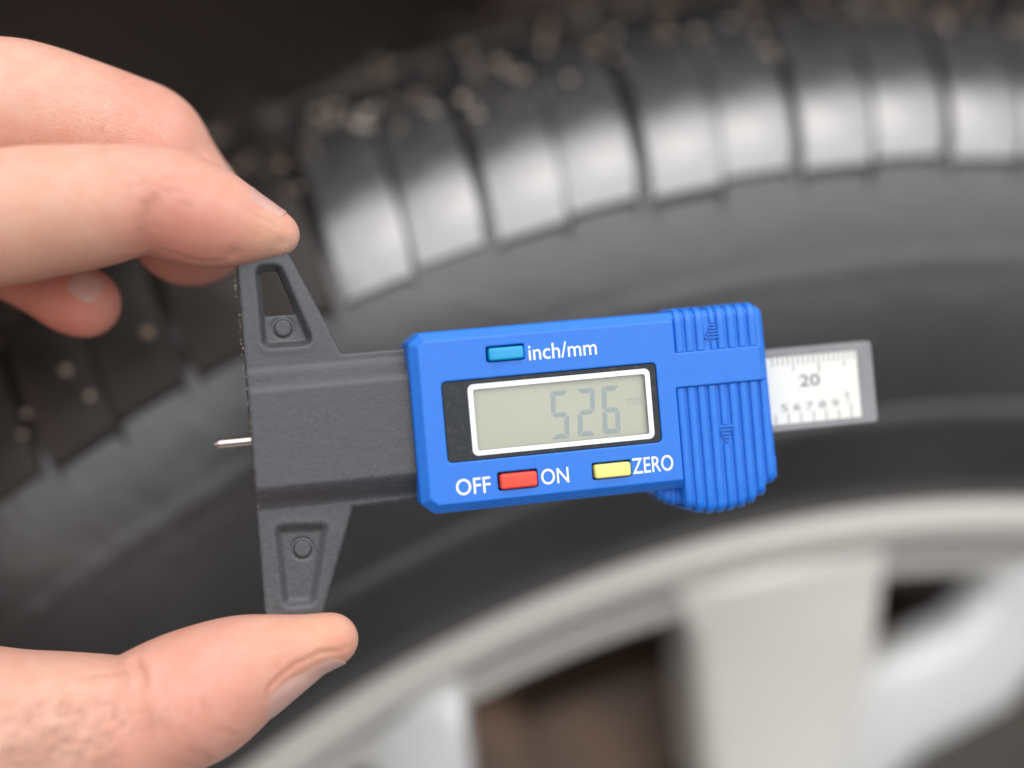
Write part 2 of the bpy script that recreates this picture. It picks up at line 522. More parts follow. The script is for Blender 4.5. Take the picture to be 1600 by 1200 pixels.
gr = MB()
for k in range(800):
    ang = math.radians(RNG.uniform(-58, 20)); a = RNG.choice([45.5, 88.5, 131, 20, 60, 105, 150], p=[.14, .1, .06, .50, .12, .05, .03]) + RNG.normal() * 7
    r0 = float(np.interp(a, [-10, 6, 20, 42, 88, 128, 168], [359, 380.5, 388.3, 395.2, 398.7, 396, 376]))
    rr = RNG.uniform(.4, 1.2) * (1.4 if RNG.random() < .12 else 1)
    gr.add(*ico((r0 * math.sin(ang), a, r0 * math.cos(ang)), rr, (RNG.uniform(.6, 1.5), RNG.uniform(.6, 1.5), .6), .9))
for k in range(26):
    ang = math.radians(RNG.uniform(-45, -28)); a = RNG.uniform(-9, 10)
    r0 = float(np.interp(a, [-10, -8.5, -3.5, 6, 20], [356.5, 363, 372, 379, 385.5]))
    gr.add(*ico((r0 * math.sin(ang), a, r0 * math.cos(ang)), RNG.uniform(.8, 1.5), (1, 1, .8), .5))
gr.obj('road_grit', M['stone'], tyre, kind='stuff', smooth=True)

# rim
lip = [(10, 258), (9, 264), (3, 268.5), (-3.5, 270.5), (-6, 273.5), (-6, 276.5), (-3, 278.5), (3, 278), (12, 272), (16, 262)]
v, f = revolve(lip, 200, closed=True)
rim = make_obj('rim', mesh_np('rim', v, f), M['silver'], wheel, smooth=50)
v, f = revolve([(14, 259), (30, 249), (60, 240), (180, 236), (180, 240), (60, 244), (30, 253), (14, 262)], 120, closed=True)
make_obj('rim_barrel', mesh_np('rim_barrel', v, f), M['iron'], rim, smooth=40)


def spoke_mesh(name, poly, af, depth, bev=2.5):
    """poly of (degrees, radius); af(deg, r) is the axial place of the face"""
    pts = [(r * math.sin(math.radians(t)), r * math.cos(math.radians(t))) for t, r in poly]
    ins_ = inset(pts, bev); n = len(pts)

    def ax(x, z): return af(math.degrees(math.atan2(x, z)), math.hypot(x, z))
    v = [(x, ax(x, z) + depth, z) for x, z in pts] + [(x, ax(x, z) + bev, z) for x, z in pts] + [(x, ax(x, z) + bev * .3, z) for x, z in inset(pts, bev * .3)] + [(x, ax(x, z), z) for x, z in ins_]
    f = [list(range(n)), [3 * n + i for i in range(n)][::-1]]
    for k in (0, 1, 2):
        for i in range(n):
            j = (i + 1) % n
            f.append([k * n + i, (k + 1) * n + i, (k + 1) * n + j, k * n + j])
    me = mesh_np(name, v, f)
    bm = bmesh.new(); bm.from_mesh(me)
    bmesh.ops.recalc_face_normals(bm, faces=bm.faces)
    bmesh.ops.triangulate(bm, faces=[q for q in bm.faces if len(q.verts) > 4])
    bm.to_mesh(me); bm.free()
    return me


pA = [(-13.6, 267), (-13.2, 252), (-13.9, 221), (-16, 150), (-24, 72), (6, 72), (0, 150), (-4.9, 213), (-2.7, 239), (-2.1, 267)]
pB = [(-6.5, 190), (-4.7, 216), (-3.6, 227), (.4, 235.5), (3.2, 243.5), (4.4, 253), (4.8, 267), (11.4, 267), (9.9, 246), (7.4, 221), (2.6, 206), (-2.0, 186)]
mA = spoke_mesh('spoke', pA, lambda t, r: 6 + (262 - r) * .05, 26, 4)
mB = spoke_mesh('spoke', pB, lambda t, r: 13 - (t - 2) * 1.0 + (262 - r) * .14, 13, 7)
for q_ in (mA, mB): q_.shade_smooth(); q_.set_sharp_from_angle(angle=math.radians(50))
mA.materials.append(M['silver']); mB.materials.append(M['silver_lit'])
for k in range(10):
    for me in (mA, mB):
        o = make_obj('spoke', me, None, rim)
        o.rotation_euler = (0, math.radians(36 * k), 0)
v, f = revolve([(60, 0.5), (14, .5), (13, 40), (16, 78), (24, 84), (60, 84)], 60)
make_obj('hub', mesh_np('hub', v, f), M['silver'], rim, smooth=40)
for k in range(5):
    t = math.radians(72 * k + 20); v, f = loft([(11 * math.cos(i * math.pi / 3), 11 * math.sin(i * math.pi / 3)) for i in range(6)], [(0, 0), (16, 0), (18, 2)])
    o = make_obj('wheel_bolt', mesh_np('wheel_bolt', v, f), M['iron'], rim)
    o.location = (.057 * math.sin(t), .022, .057 * math.cos(t)); o.rotation_euler = (math.radians(90), 0, 0)

# the car around the wheel
car = empty('parked_car', WM, 'dark car body with an open wheel arch round the wet tyre', 'car')
arch = 462
v = []; f = []
N = 40
for i in range(N + 1):
    t = math.radians(-88 + 176 * i / N)
    for r, a in ((arch, 8), (arch, -10), (arch + 3, -16), (arch + 32, -12), (arch + 40, 6)):
        v.append((r * math.sin(t), a, r * math.cos(t)))
    ox = 900 * max(-1, min(1, math.tan(t) * .75)) if abs(math.degrees(t)) < 87 else 900 * (1 if t > 0 else -1)
    oz = 560 if abs(ox) < 899 else max(-20, 560 * (1 - (abs(math.degrees(t)) - 53) / 35))
    v.append((ox, 12, oz)); v.append((ox * .98, 60, oz + 60 if oz > 500 else oz))
for i in range(N):
    for j in range(6): f.append([i * 7 + j, i * 7 + j + 1, (i + 1) * 7 + j + 1, (i + 1) * 7 + j])
make_obj('fender', mesh_np('fender', v, f), M['paint_car'], car, smooth=35)
v, f = revolve([(9, arch + 1), (30, arch - 3), (120, arch + 6), (330, arch + 10), (345, arch - 30), (350, 120)], 60, a0=math.radians(-105), a1=math.radians(105))
make_obj('wheel_arch_liner', mesh_np('wheel_arch_liner', v, f), M['liner'], car, smooth=50)
v, f = revolve([(74, 70), (74, 196), (77, 198), (100, 198), (103, 196), (103, 70)], 90, closed=True)
make_obj('brake_disc', mesh_np('brake_disc', v, f), M['iron'], car, smooth=40)
cal = MB()
arcs = [(120, -25, 0), (226, -27, 1)]
for (r0, r1, a0, a1, t0, t1) in ((206, 232, 44, 128, -25, -12), (212, 228, 50, 120, -10, 6), (150, 196, 46, 70, -15, 0)):
    pv = []; n = 10
    for i in range(n + 1):
        t = math.radians(t0 + (t1 - t0) * i / n)
        for a, r in ((a0, r0), (a1, r0), (a1, r1), (a0, r1)): pv.append((r * math.sin(t), a, r * math.cos(t)))
    pf = [[0, 1, 2, 3], [4 * n + k for k in (3, 2, 1, 0)]]
    for i in range(n):
        for j in range(4): pf.append([i * 4 + j, i * 4 + (j + 1) % 4, (i + 1) * 4 + (j + 1) % 4, (i + 1) * 4 + j][::-1])
    cal.add(pv, pf)
cal.obj('brake_caliper', M['rust'], car, smooth=35)
v, f = revolve([(66, 120), (62, 150), (62, 212), (66, 214), (70, 212), (70, 120)], 40, closed=True, a0=math.radians(-40), a1=math.radians(30))
make_obj('dust_shield', mesh_np('dust_shield', v, f), M['iron'], car, smooth=35)
kn = MB(); v, f = revolve([(40, .5), (40, 14), (44, 17), (70, 17), (72, 12)], 20); kn.add([(x - 103, y, z + 205) for x, y, z in v], f)
kn.obj('caliper_bolt', M['rust'], car, smooth=40)
st = MB(); v, f = revolve([(-260, 24), (260, 24)], 20); st.add([(x - 60 + y * .1, 215 + z, y + 250) for x, y, z in v], f)
st.obj('suspension_strut', M['liner'], car, smooth=True)

# ================================================================== the gauge
g_yaw, g_roll, g_pitch = math.radians(10), math.radians(5.2), math.radians(1)
B3 = Matrix(((1, 0, 0), (0, 0, -1), (0, 1, 0)))
GR = B3 @ Matrix.Rotation(g_yaw, 3, 'Y') @ Matrix.Rotation(g_pitch, 3, 'X') @ Matrix.Rotation(g_roll, 3, 'Z')
G_CAM = Matrix.Translation(Vector((12.5, 350, -5)) * MM) @ GR.to_4x4()      # gauge frame -> camera frame
GM = W @ G_CAM
gauge = empty('tread_depth_gauge', GM, 'blue digital tread depth gauge with black foot held between finger and thumb', 'depth gauge')

# --- black foot: plate with two arms, raised arch, pockets
h = .22
xs = np.arange(-65, -26, h); ys = np.arange(-38.5, 38.5, h); zs = np.arange(-13, -2.2, h)
X2, Y2 = np.meshgrid(xs, ys, indexing='ij')
outline = [(-62.55, 34.4), (-62.85, 10), (-63.1, -12), (-63.3, -35.2), (-52.5, -36.3), (-44.4, -15.3), (-28, -15.0), (-28, 14.8), (-43.9, 14.95), (-52.6, 35.6), (-54.2, 36.4)]
f2 = sd_poly(X2, Y2, outline) + .12 * np.sin(Y2 * 3.1) * np.sin(Y2 * 1.3 + 1) * (X2 < -60) * .5
rise = np.clip((13.9 - np.abs(Y2 + .3)) / 5.0, 0, 1); rise = rise * rise * (3 - 2 * rise)
hz = -7.0 + 3.3 * rise


def pocket(poly, depth, soft, lim=0.0):
    d = sd_poly(X2, Y2, round_poly(poly, 1.5))
    t = np.clip((soft * .35 - d) / soft, 0, 1)
    return depth * t * t * (3 - 2 * t), d


pu, du = pocket([(-58.9, 32.9), (-54.4, 32.9), (-49.6, 18.2), (-50.4, 17.2), (-58.9, 17.4)], 2.0, 1.5)
pl, dl = pocket([(-59.6, -17.6), (-49.9, -18.2), (-53.7, -33.2), (-59.4, -33.0)], 1.3, 2.0)
hz = hz - pu - pl
ridge = np.exp(-((du - .9) / .7) ** 2) + np.exp(-((dl - 1.0) / .8) ** 2)          # slightly raised rims round the pockets
hz = hz + .08 * ridge * (np.abs(Y2) > 15.2)
for (bx, by) in ((-54.75, 20.75), (-54.9, -22.4)):
    q = np.hypot(X2 - bx, Y2 - by)
    hz = hz + .40 * np.clip((1.78 - q) / .25, 0, 1) - .20 * np.exp(-((q - 2.05) / .28) ** 2)
hole = sd_poly(X2, Y2, round_poly([(-58.0, 32.0), (-54.9, 32.0), (-52.0, 23.3), (-58.2, 23.4)], .7))
top = (zs[None, None, :] - hz[:, :, None])
ff = smax(np.broadcast_to(f2[:, :, None], top.shape), top, .8)
ff = smax(ff, np.broadcast_to((-11.5 - zs)[None, None, :], top.shape), .8)
ff = smax(ff, np.broadcast_to(-hole[:, :, None], top.shape), .5)
vv, qq = surface_nets(ff, (xs[0], ys[0], zs[0]), h)
vv = relax(vv, qq, 2)
foot = make_obj('foot', mesh_np('foot', vv, qq), M['black_plastic'], gauge, smooth=True, label='black plastic T-shaped foot with hollowed arms')
# dust along the edges and in the pockets
du_ = MB()
for k in range(150):
    y = RNG.uniform(-34, 33); x = -62.9 - .012 * (y + 0) * .9 + RNG.normal() * .1 + (.0 if RNG.random() < .6 else RNG.uniform(0, .5))
    z = -7.15 + 3.3 * float(np.interp(abs(y + .3), [8.9, 11.4, 13.9], [1, .5, 0])) - RNG.uniform(.05, .6)
    du_.add(*ico((x, y, z), RNG.uniform(.04, .15), (1, 1.4, 1), .8))
for k in range(150):
    if RNG.random() < .5: x, y, z = RNG.uniform(-58.5, -50.6), RNG.uniform(17.9, 19.0) if RNG.random() < .6 else RNG.uniform(18, 23), -9.05
    else: x, y, z = RNG.uniform(-58.6, -51.5), -18.9 - abs(RNG.normal()) * 3.0, -8.55
    du_.add(*ico((x, y, z), RNG.uniform(.04, .12), (1, 1, .7), .8))
for k in range(130):
    x, y = RNG.uniform(-62, -32), RNG.uniform(-14, 14)
    if RNG.random() < .5: x = -31.9 - abs(RNG.normal()) * .6
    z = -7.0 + 3.3 * float(np.interp(abs(y + .3), [8.9, 10.1, 11.4, 12.6, 13.9], [1, .84, .5, .16, 0]))
    du_.add(*ico((x, y, z), RNG.uniform(.03, .085), (1, 1, .7), .8))
du_.obj('dust', M['grit'], foot, kind='stuff')

# --- probe pin
pv, pf = [], []
n = 20
for x, r in ((-50, .86), (-68.9, .86), (-69.2, .78), (-70.0, .16), (-70.15, .001)):
    for i in range(n): pv.append((x, -.35 + r * math.cos(2 * math.pi * i / n), -6.9 + r * math.sin(2 * math.pi * i / n)))
for k in range(4):
    for i in range(n): pf.append([k * n + i, k * n + (i + 1) % n, (k + 1) * n + (i + 1) % n, (k + 1) * n + i][::-1])
MB().add(pv, pf).obj('probe_pin', M['steel'], gauge, smooth=40)

# --- blue housing
def sd_rect(x0, x1, y0, y1, r=.4):
    qx = np.abs(HX - (x0 + x1) / 2) - (x1 - x0) / 2 + r; qy = np.abs(HY - (y0 + y1) / 2) - (y1 - y0) / 2 + r
    return np.hypot(np.maximum(qx, 0), np.maximum(qy, 0)) + np.minimum(np.maximum(qx, qy), 0) - r


h = .18
xs = np.arange(-32.6, 41.4, h); ys = np.arange(-23.8, 18.6, h); zs = np.arange(-13.2, .75, h).astype(np.float32)
HX, HY = np.meshgrid(xs, ys, indexing='ij')
wells = ((-16.75, -9.25, 10.75, 13.75), (-16.6, -8.75, -14.25, -10.75), (2.2, 10.0, -14.05, -10.8))
body_poly = round_poly([(-29.3, 17.55), (-31.75, 15.6), (-31.85, -15.5), (-29.2, -17.75), (40.35, -17.6), (39.75, 17.35)], [.6, .6, .6, .6, .5, 2.4], 6)
lobe = round_poly([(40.35, -13.0), (40.35, -15.6), (38.3, -18.2), (35.6, -21.0), (31, -22.4), (26.5, -22.7), (22.9, -22.1), (20.45, -20.9), (20.45, -13.0)], [0, 1, 1, 1, 1, 1, 1, 0, 0], 3)
side = round_poly([(21, -21.3), (17.6, -20.3), (15.8, -19.0), (14.3, -17.3), (14.3, -14), (21, -14)], [0, .6, .8, .6, 0, 0], 3)
f2 = sd_poly(HX, HY, body_poly)
hz = np.minimum(0, -.96 * (f2 + 1.85))                       # flat face with a chamfer round it
Z = zs[None, None, :]
E3 = lambda a: a[:, :, None].astype(np.float32)
ff = smax(np.maximum(E3(f2), -12.3 - Z), (Z - E3(hz)) * .72, .35)
dsp = sd_rect(-26.0, 16.75, -8.0, 7.7, .9)
wl = np.minimum.reduce([sd_rect(*w, .35) for w in wells])
ff = smax(ff, -np.maximum(E3(np.minimum(dsp, wl)), -3.0 - Z), .16)
ff = smax(ff, -np.maximum(E3(sd_rect(20.5, 60, -40, 2.35, .2)), -1.0 - Z), .2)
ff = smax(ff, -np.maximum(E3(sd_rect(20.9, 38.7, 9.3, 40, .2)), -.75 - Z), .2)
ff = np.minimum(ff, smax(np.maximum(E3(sd_poly(HX, HY, lobe)), -11.8 - Z), Z + 1.0, 1.3))
ff = smin(ff, smax(np.maximum(E3(sd_poly(HX, HY, side)), -11.6 - Z), Z + 3.8, 1.3), .3)
vv, qq = surface_nets(ff, (xs[0], ys[0], zs[0]), h)
del ff
vv = relax(vv, qq, 1)
housing = make_obj('housing', mesh_np('housing', vv, qq), M['blue_plastic'], gauge, smooth=True, label='blue plastic housing with display and push buttons')


def ridge_mesh(x, w, path, hgt, name='grip_ridge', parent=None, slope=0.0):
    """rounded bar along path [(y, z)] with outward normals"""
    p = np.array(path, float); n = len(p)
    tan = np.gradient(p, axis=0); tan /= np.linalg.norm(tan, axis=1, keepdims=True)
    nor = np.stack([tan[:, 1], -tan[:, 0]], 1)
    if nor[0, 1] < 0: nor = -nor
    K = 7; v = []; f = []
    for i in range(n):
        for k in range(K):
            a = math.pi * k / (K - 1)
            cx = math.copysign(abs(math.cos(a)) ** .6, math.cos(a)); sn = math.sin(a) ** .6 if 0 < k < K - 1 else 0
            off = nor[i] * (hgt * sn - .12)
            v.append((x - w / 2 * cx + slope * (p[i, 0] - p[0, 0]), p[i, 0] + off[0], p[i, 1] + off[1]))
    for i in range(n - 1):
        for k in range(K - 1): f.append([i * K + k, i * K + k + 1, (i + 1) * K + k + 1, (i + 1) * K + k])
    f.append(list(range(K))[::-1]); f.append([(n - 1) * K + k for k in range(K)])
    mb = MB().add(v, f)
    o = mb.obj(name, M['blue_plastic'], parent, smooth=50)
    bm = bmesh.new(); bm.from_mesh(o.data); bmesh.ops.recalc_face_normals(bm, faces=bm.faces); bm.to_mesh(o.data); bm.free()
    return o


def bend(y_edge, sgn, z0, zend, r=1.5):
    """flat on the face, then over the edge at y_edge"""
    out = []
    for i in range(5):
        a = math.radians(90 * i / 4)
        out.append((y_edge - sgn * r + sgn * r * math.sin(a), z0 - r + r * math.cos(a)))
    out.append((y_edge, zend)); return out


# lower ridges follow the lobe; the middle one is broken by the arrow mark
lobe_y = lambda x: float(np.interp(x, [20.4, 22.9, 26.5, 31, 35.6, 38.3, 40.35], [-20.9, -22.2, -22.8, -22.5, -21.1, -18.3, -15.4]))
for i, x in enumerate(np.arange(21.5, 39.6, 2.14)):
    ye = lobe_y(x) + .1
    tail = bend(ye, -1, -1.0, -10.5)
    if i == 4:
        ridge_mesh(x, 1.5, [(2.2, -1.0), (-2, -1.0), (-5.7, -1.0)], .8, parent=housing)
        ridge_mesh(x, 1.5, [(-9.7, -1.0), (-14, -1.0)] + tail, .8, parent=housing)
    else:
        ridge_mesh(x, 1.72, [(2.2, -1.0), (-8, -1.0), (-15 if i < 8 else -12.5, -1.0)] + (tail if x < 39.4 else tail), .85, parent=housing)
for k in range(5):
    hw = 1.75 - .33 * k; y = -6.2 - .72 * k
    MB().add(*loft([(30.06 - hw, y - .2), (30.06 + hw, y - .2), (30.06 + hw, y + .2), (30.06 - hw, y + .2)], [(-1.2, 0), (-.42, 0), (-.28, .12)])).obj('arrow_bar', M['blue_plastic'], housing, smooth=30)
# side notches of the lobe
for i, (x, ye) in enumerate(((16.3, -19.2), (17.7, -20.2), (19.1, -20.85))):
    ridge_mesh(x, 1.0, [(-16.5, -3.8)] + bend(ye, -1, -3.8, -10.5, 1.2), .5, parent=housing)
# upper ridges
for i, x in enumerate(np.arange(22.0, 38.4, 2.16)):
    tail = bend(17.35, 1, -.75, -10.5, 1.9)
    if i == 3:
        ridge_mesh(x + .5, 1.3, [(9.4, -.75), (10.2, -.75), (11.0, -.75)], .68, parent=housing)
        ridge_mesh(x + .5, 1.3, [(14.6, -.75), (15, -.75)] + tail, .68, parent=housing)
    else:
        ridge_mesh(x, 1.72, [(9.4, -.75), (12, -.75), (14.6, -.75)] + tail, .75, parent=housing)
for k in range(5):
    hw = .5 + .3 * k; y = 14.1 - .62 * k; xc = 28.98
    MB().add(*loft([(xc - hw, y - .17), (xc + hw, y - .17), (xc + hw, y + .17), (xc - hw, y + .17)], [(-.9, 0), (-.22, 0), (-.1, .1)])).obj('arrow_bar', M['blue_plastic'], housing, smooth=30)

# lettering
for body, x0, x1, y0, y1 in (('inch/mm', -8.45, 5.15, 10.35, 13.45), ('OFF', -24.9, -18.1, -14.45, -11.25), ('ON', -8.05, -2.55, -14.05, -10.95), ('ZERO', 10.3, 18.6, -13.75, -10.6)):
    make_obj('lettering', text_mesh(body, x0, x1, y0, y1, .012, bold=.006), M['white_print'], housing)

dh = MB()
for k in range(70):
    x, y = RNG.uniform(-29, 20), RNG.choice([RNG.uniform(8.5, 15.5), RNG.uniform(-15.5, -8.8)])
    dh.add(*ico((x, y, .01), RNG.uniform(.03, .085), (1, 1, .5), .8))
for k in range(60):
    x = 21.5 + 2.14 * RNG.integers(0, 9) - 1.05 + RNG.normal() * .08
    dh.add(*ico((x, RNG.uniform(-15, 2), -.95), RNG.uniform(.04, .11), (1, 1.5, .6), .8))
dh.obj('dust', M['grit'], housing, kind='stuff')
# --- display
n5 = 5
outer = rrect(-25.85, 16.6, -7.88, 7.58, .8, n5)
inner = rrect(-19.95, 14.4, -6.15, 5.75, .5, n5)
bz = MB(); bz.add(*ring_prism(outer, inner, -2.0, -.28))
display = bz.obj('display', M['bezel_black'], gauge, smooth=30, label='liquid crystal display behind a black window with a white line round it')
MB().add(*ring_prism(rrect(-20.95, 15.4, -7.1, 6.75, 1.1, n5), rrect(-19.95, 14.4, -6.15, 5.75, .5, n5), -.30, -.255)).obj('white_frame', M['ring_print'], display)
MB().add(*loft(rrect(-20.3, 14.75, -6.5, 6.1, .3, 2), [(-2.4, 0), (-1.75, 0)])).obj('lcd_panel', M['lcd'], display)
MB().add(*loft(inner, [(-.50, 0), (-.34, 0)])).obj('window_pane', M['window'], display)


def seg_digit(ch, x0, y0, w, hgt, sl, z):
    """seven segment digit"""
    on = {'5': 'afgcd', '2': 'abged', '6': 'afgedc'}[ch]
    t = .96; g = .16; mid = hgt / 2
    S = {'a': [(g, hgt), (w - g, hgt), (w - t, hgt - t), (t, hgt - t)], 'd': [(g, 0), (t, t), (w - t, t), (w - g, 0)],
         'g': [(g + .1, mid), (t, mid + t / 2), (w - t, mid + t / 2), (w - g - .1, mid), (w - t, mid - t / 2), (t, mid - t / 2)],
         'f': [(0, hgt - g), (t, hgt - t - g), (t, mid + t / 2 + g), (0, mid + g)], 'b': [(w, hgt - g), (w, mid + g), (w - t, mid + t / 2 + g), (w - t, hgt - t - g)],
         'e': [(0, g), (0, mid - g), (t, mid - t / 2 - g), (t, t + g)], 'c': [(w, g), (w - t, t + g), (w - t, mid - t / 2 - g), (w, mid - g)]}
    mb = MB()
    for k in on: mb.add(*loft([(x0 + x + sl * y, y0 + y) for x, y in S[k]], [(z, 0), (z + .03, 0)]))
    return mb


for ch, x0 in (('5', -4.95), ('2', .35), ('6', 5.35)):
    seg_digit(ch, x0, -5.5, 3.55, 9.4, .055, -1.74).obj('lcd_digit', M['lcd_ink'], display)
make_obj('lcd_unit', text_mesh('mm', 10.7, 13.7, -.25, 1.2, -1.74), M['lcd_ink_faint'], display)

# --- buttons
for (x0, x1, y0, y1), mt, lb in zip(wells, ('btn_cyan', 'btn_red', 'btn_yellow'), ('light blue unit button', 'red on and off button', 'pale yellow zero button')):
    a = .22
    o = MB().add(*loft(rrect(x0 + a + .15, x1 - a + .05, y0 + a - .08, y1 - a - .12, .5, 3), [(-2.8, 0), (.35, 0), (.62, .07), (.79, .20), (.845, .36), (.852, .46)])).obj('push_button', M[mt], gauge, smooth=40, label=lb)

# --- slide bar with its scale
sb = MB()
so = round_poly([(20, -8.6), (63.75, -8.55), (63.55, 8.05), (20, 8.1)], [0, .9, .9, 0], 4)
si = round_poly([(21, -7.45), (60.75, -7.45), (60.65, 6.55), (21, 6.55)], [0, .2, .2, 0], 4)
sb.add(*ring_prism(so, si, -7.1, -5.5)); sb.add(*loft(so, [(-8.9, .3), (-8.6, 0), (-7.05, 0)]))
slide = sb.obj('slide_bar', M['slide'], gauge, smooth=30, label='grey slide bar with white scale sticking out of the housing')
MB().add(*loft(inset(si, .06) , [(-7.0, 0), (-5.85, 0), (-5.75, .15)])).obj('scale_plate', M['plate'], slide)
zt = -5.745
tk = MB()
for i in range(17):
    x = 42.45 + 1.085 * i
    if x > 60: break
    L_ = 2.9 if i in (4, 14) else (3.7 if i == 9 else 1.75)
    tk.add(*box(x - .13, x + .13, 6.3 - L_, 6.25, zt, zt + .012))
tk.obj('millimetre_marks', M['scale_ink_faint'], slide)
tk = MB()
for i in range(7):
    x = 42.25 + 2.69 * i
    tk.add(*box(x - .13, x + .13, -7.25, -5.2 + (1.0 if i == 6 else 0), zt, zt + .012))
tk.obj('inch_marks', M['scale_ink_faint'], slide)
make_obj('numeral', text_mesh('20', 47.9, 52.2, -.05, 2.35, zt, bold=.012), M['scale_ink'], slide)
for ch, x in zip('56789', (44.25, 46.95, 49.6, 52.35, 55.1)):
    make_obj('numeral', text_mesh(ch, x - .72, x + .72, -4.75, -3.25, zt), M['scale_ink'], slide)
MB().add(*box(57.75, 57.98, -3.9, -2.0, zt, zt + .012)).add([(57.75, -2.0, zt + .01), (57.2, -2.5, zt + .01), (57.2, -2.72, zt + .01), (57.75, -2.28, zt + .01)], [[0, 1, 2, 3]]).obj('numeral', M['scale_ink'], slide)

# ================================================================== the hand
def chain(pts, sub=5):
    """(u, v, distance, radius px) -> dense camera frame spheres, Catmull-Rom"""
    q = np.array([[*P(u, v, d), r * d / F_PX] for u, v, d, r in pts])
    out = []
    for i in range(len(q) - 1):
        p0, p1, p2, p3 = q[max(i - 1, 0)], q[i], q[i + 1], q[min(i + 2, len(q) - 1)]
        for k in range(sub):
            t = k / sub
            out.append(.5 * (2 * p1 + (p2 - p0) * t + (2 * p0 - 5 * p1 + 4 * p2 - p3) * t * t + (3 * p1 - p0 - 3 * p2 + p3) * t ** 3))
    out.append(q[-1]); return np.array(out)


index = chain([(-340, 400, 352, 128), (-250, 372, 346, 118), (-120, 350, 341, 108), (0, 340, 340, 104), (60, 331, 340, 100), (117, 325, 340, 95), (163, 319, 341, 90), (205, 313, 342, 83), (235, 310, 343, 78),
               (265, 318, 344, 82), (300, 331, 345, 79), (335, 343, 346, 72), (370, 354, 347, 58.5), (405, 360, 347.5, 44), (436, 367.5, 348, 30)])
middle = chain([(-340, 260, 366, 130), (-250, 190, 358, 120), (-120, 168, 355, 110), (0, 167, 356, 105), (47, 172, 357, 101), (93, 182, 358, 97), (150, 197, 360, 92), (195, 212, 362, 89), (225, 232, 364, 95),
                (252, 268, 366, 88), (275, 310, 367, 92), (298, 350, 368, 96)])
little = chain([(-360, 560, 376, 118), (-250, 420, 374, 85), (-120, 378, 372, 68), (0, 407, 369, 55), (60, 438, 367, 50), (108, 464, 366, 53), (136, 474, 366, 51)])
ring = chain([(-350, 420, 380, 126), (-250, 330, 380, 100), (-120, 290, 379, 80), (-20, 300, 379, 62)])
thumb = chain([(-420, 1010, 366, 190), (-280, 1110, 356, 185), (-150, 1150, 349, 162), (0, 1156, 346, 140), (100, 1151, 345, 128), (165, 1146, 345, 118), (205, 1139, 345, 107), (255, 1110, 345, 104), (310, 1085, 346, 102.5),
               (370, 1051, 346.5, 85), (420, 1029, 347, 65), (470, 1013, 347, 49), (520, 998.5, 347, 38.5)])
palm = chain([(-380, 420, 368, 175), (-400, 620, 372, 190), (-420, 820, 372, 205), (-440, 1000, 368, 210), (-700, 900, 375, 215), (-1000, 950, 380, 200)], 4)
palm2 = chain([(-380, 520, 362, 150), (-360, 760, 360, 165), (-300, 1000, 356, 165)], 4)

allp = np.concatenate([index, middle, little, ring, thumb, palm, palm2])
lo = (allp[:, :3] - allp[:, 3:]).min(0) - 2.5
hi = (allp[:, :3] + allp[:, 3:]).max(0) + 2.5
lo[0] = max(lo[0], P(-760, 0, 372)[0])
hh = .52
dims = np.ceil((hi - lo) / hh).astype(int) + 1
gx = [lo[a] + hh * np.arange(dims[a]) for a in range(3)]
FAR = 5.0


def field(sph, k):
    V = np.full(dims, FAR, np.float32)
    for i in range(len(sph) - 1):
        a, ra, b_, rb = sph[i, :3], sph[i, 3], sph[i + 1, :3], sph[i + 1, 3]
        mn = np.minimum(a - ra, b_ - rb) - FAR; mxx = np.maximum(a + ra, b_ + rb) + FAR
        i0 = np.clip(((mn - lo) / hh).astype(int), 0, dims); i1 = np.clip(((mxx - lo) / hh).astype(int) + 1, 0, dims)
        if np.any(i1 <= i0): continue
        gx_, gy_, gz_ = (gx[q][i0[q]:i1[q]].astype(np.float32) for q in range(3))
        d = (b_ - a).astype(np.float32); dd = float(d @ d)
        X = gx_[:, None, None] - a[0]; Y = gy_[None, :, None] - a[1]; Z = gz_[None, None, :] - a[2]
        t = np.clip((X * d[0] + Y * d[1] + Z * d[2]) / dd, 0, 1)
        q = np.sqrt((X - t * d[0]) ** 2 + (Y - t * d[1]) ** 2 + (Z - t * d[2]) ** 2) - (ra + (rb - ra) * t)
        s_ = tuple(slice(i0[q_], i1[q_]) for q_ in range(3))
        V[s_] = smin(V[s_], q.astype(np.float32), k)
    return V


PV = smin(field(palm, 3), field(palm2, 3), 8)
tot = None
for sph in (index, middle, little, ring, thumb):
    fv = smin(field(sph, .8), PV, 4.5)
    tot = fv if tot is None else smin(tot, fv, .9)
hv, hq = surface_nets(tot, lo, hh)
del tot, PV
hv = relax(hv, hq, 5)
hn = vnormals(hv, hq)
if np.mean(np.sum(hn * (hv - hv.mean(0)), 1)) < 0: hq = hq[:, ::-1]; hn = -hn
pu_ = 800 + F_PX * hv[:, 0] / hv[:, 1]; pv_ = 600 - F_PX * hv[:, 2] / hv[:, 1]
front = hn[:, 1] < .25


def on_skin(u, v, rad=9):
    """surface point of the hand seen at that place of the photograph, with normal"""
    m = front & ((pu_ - u) ** 2 + (pv_ - v) ** 2 < rad * rad)
    if not m.any(): return None
    c = np.flatnonzero(m); i = c[np.argmin(hv[c, 1])]
    return hv0[i], hn[i]


hv0 = hv.copy()
crease_shade = np.zeros(len(hv))


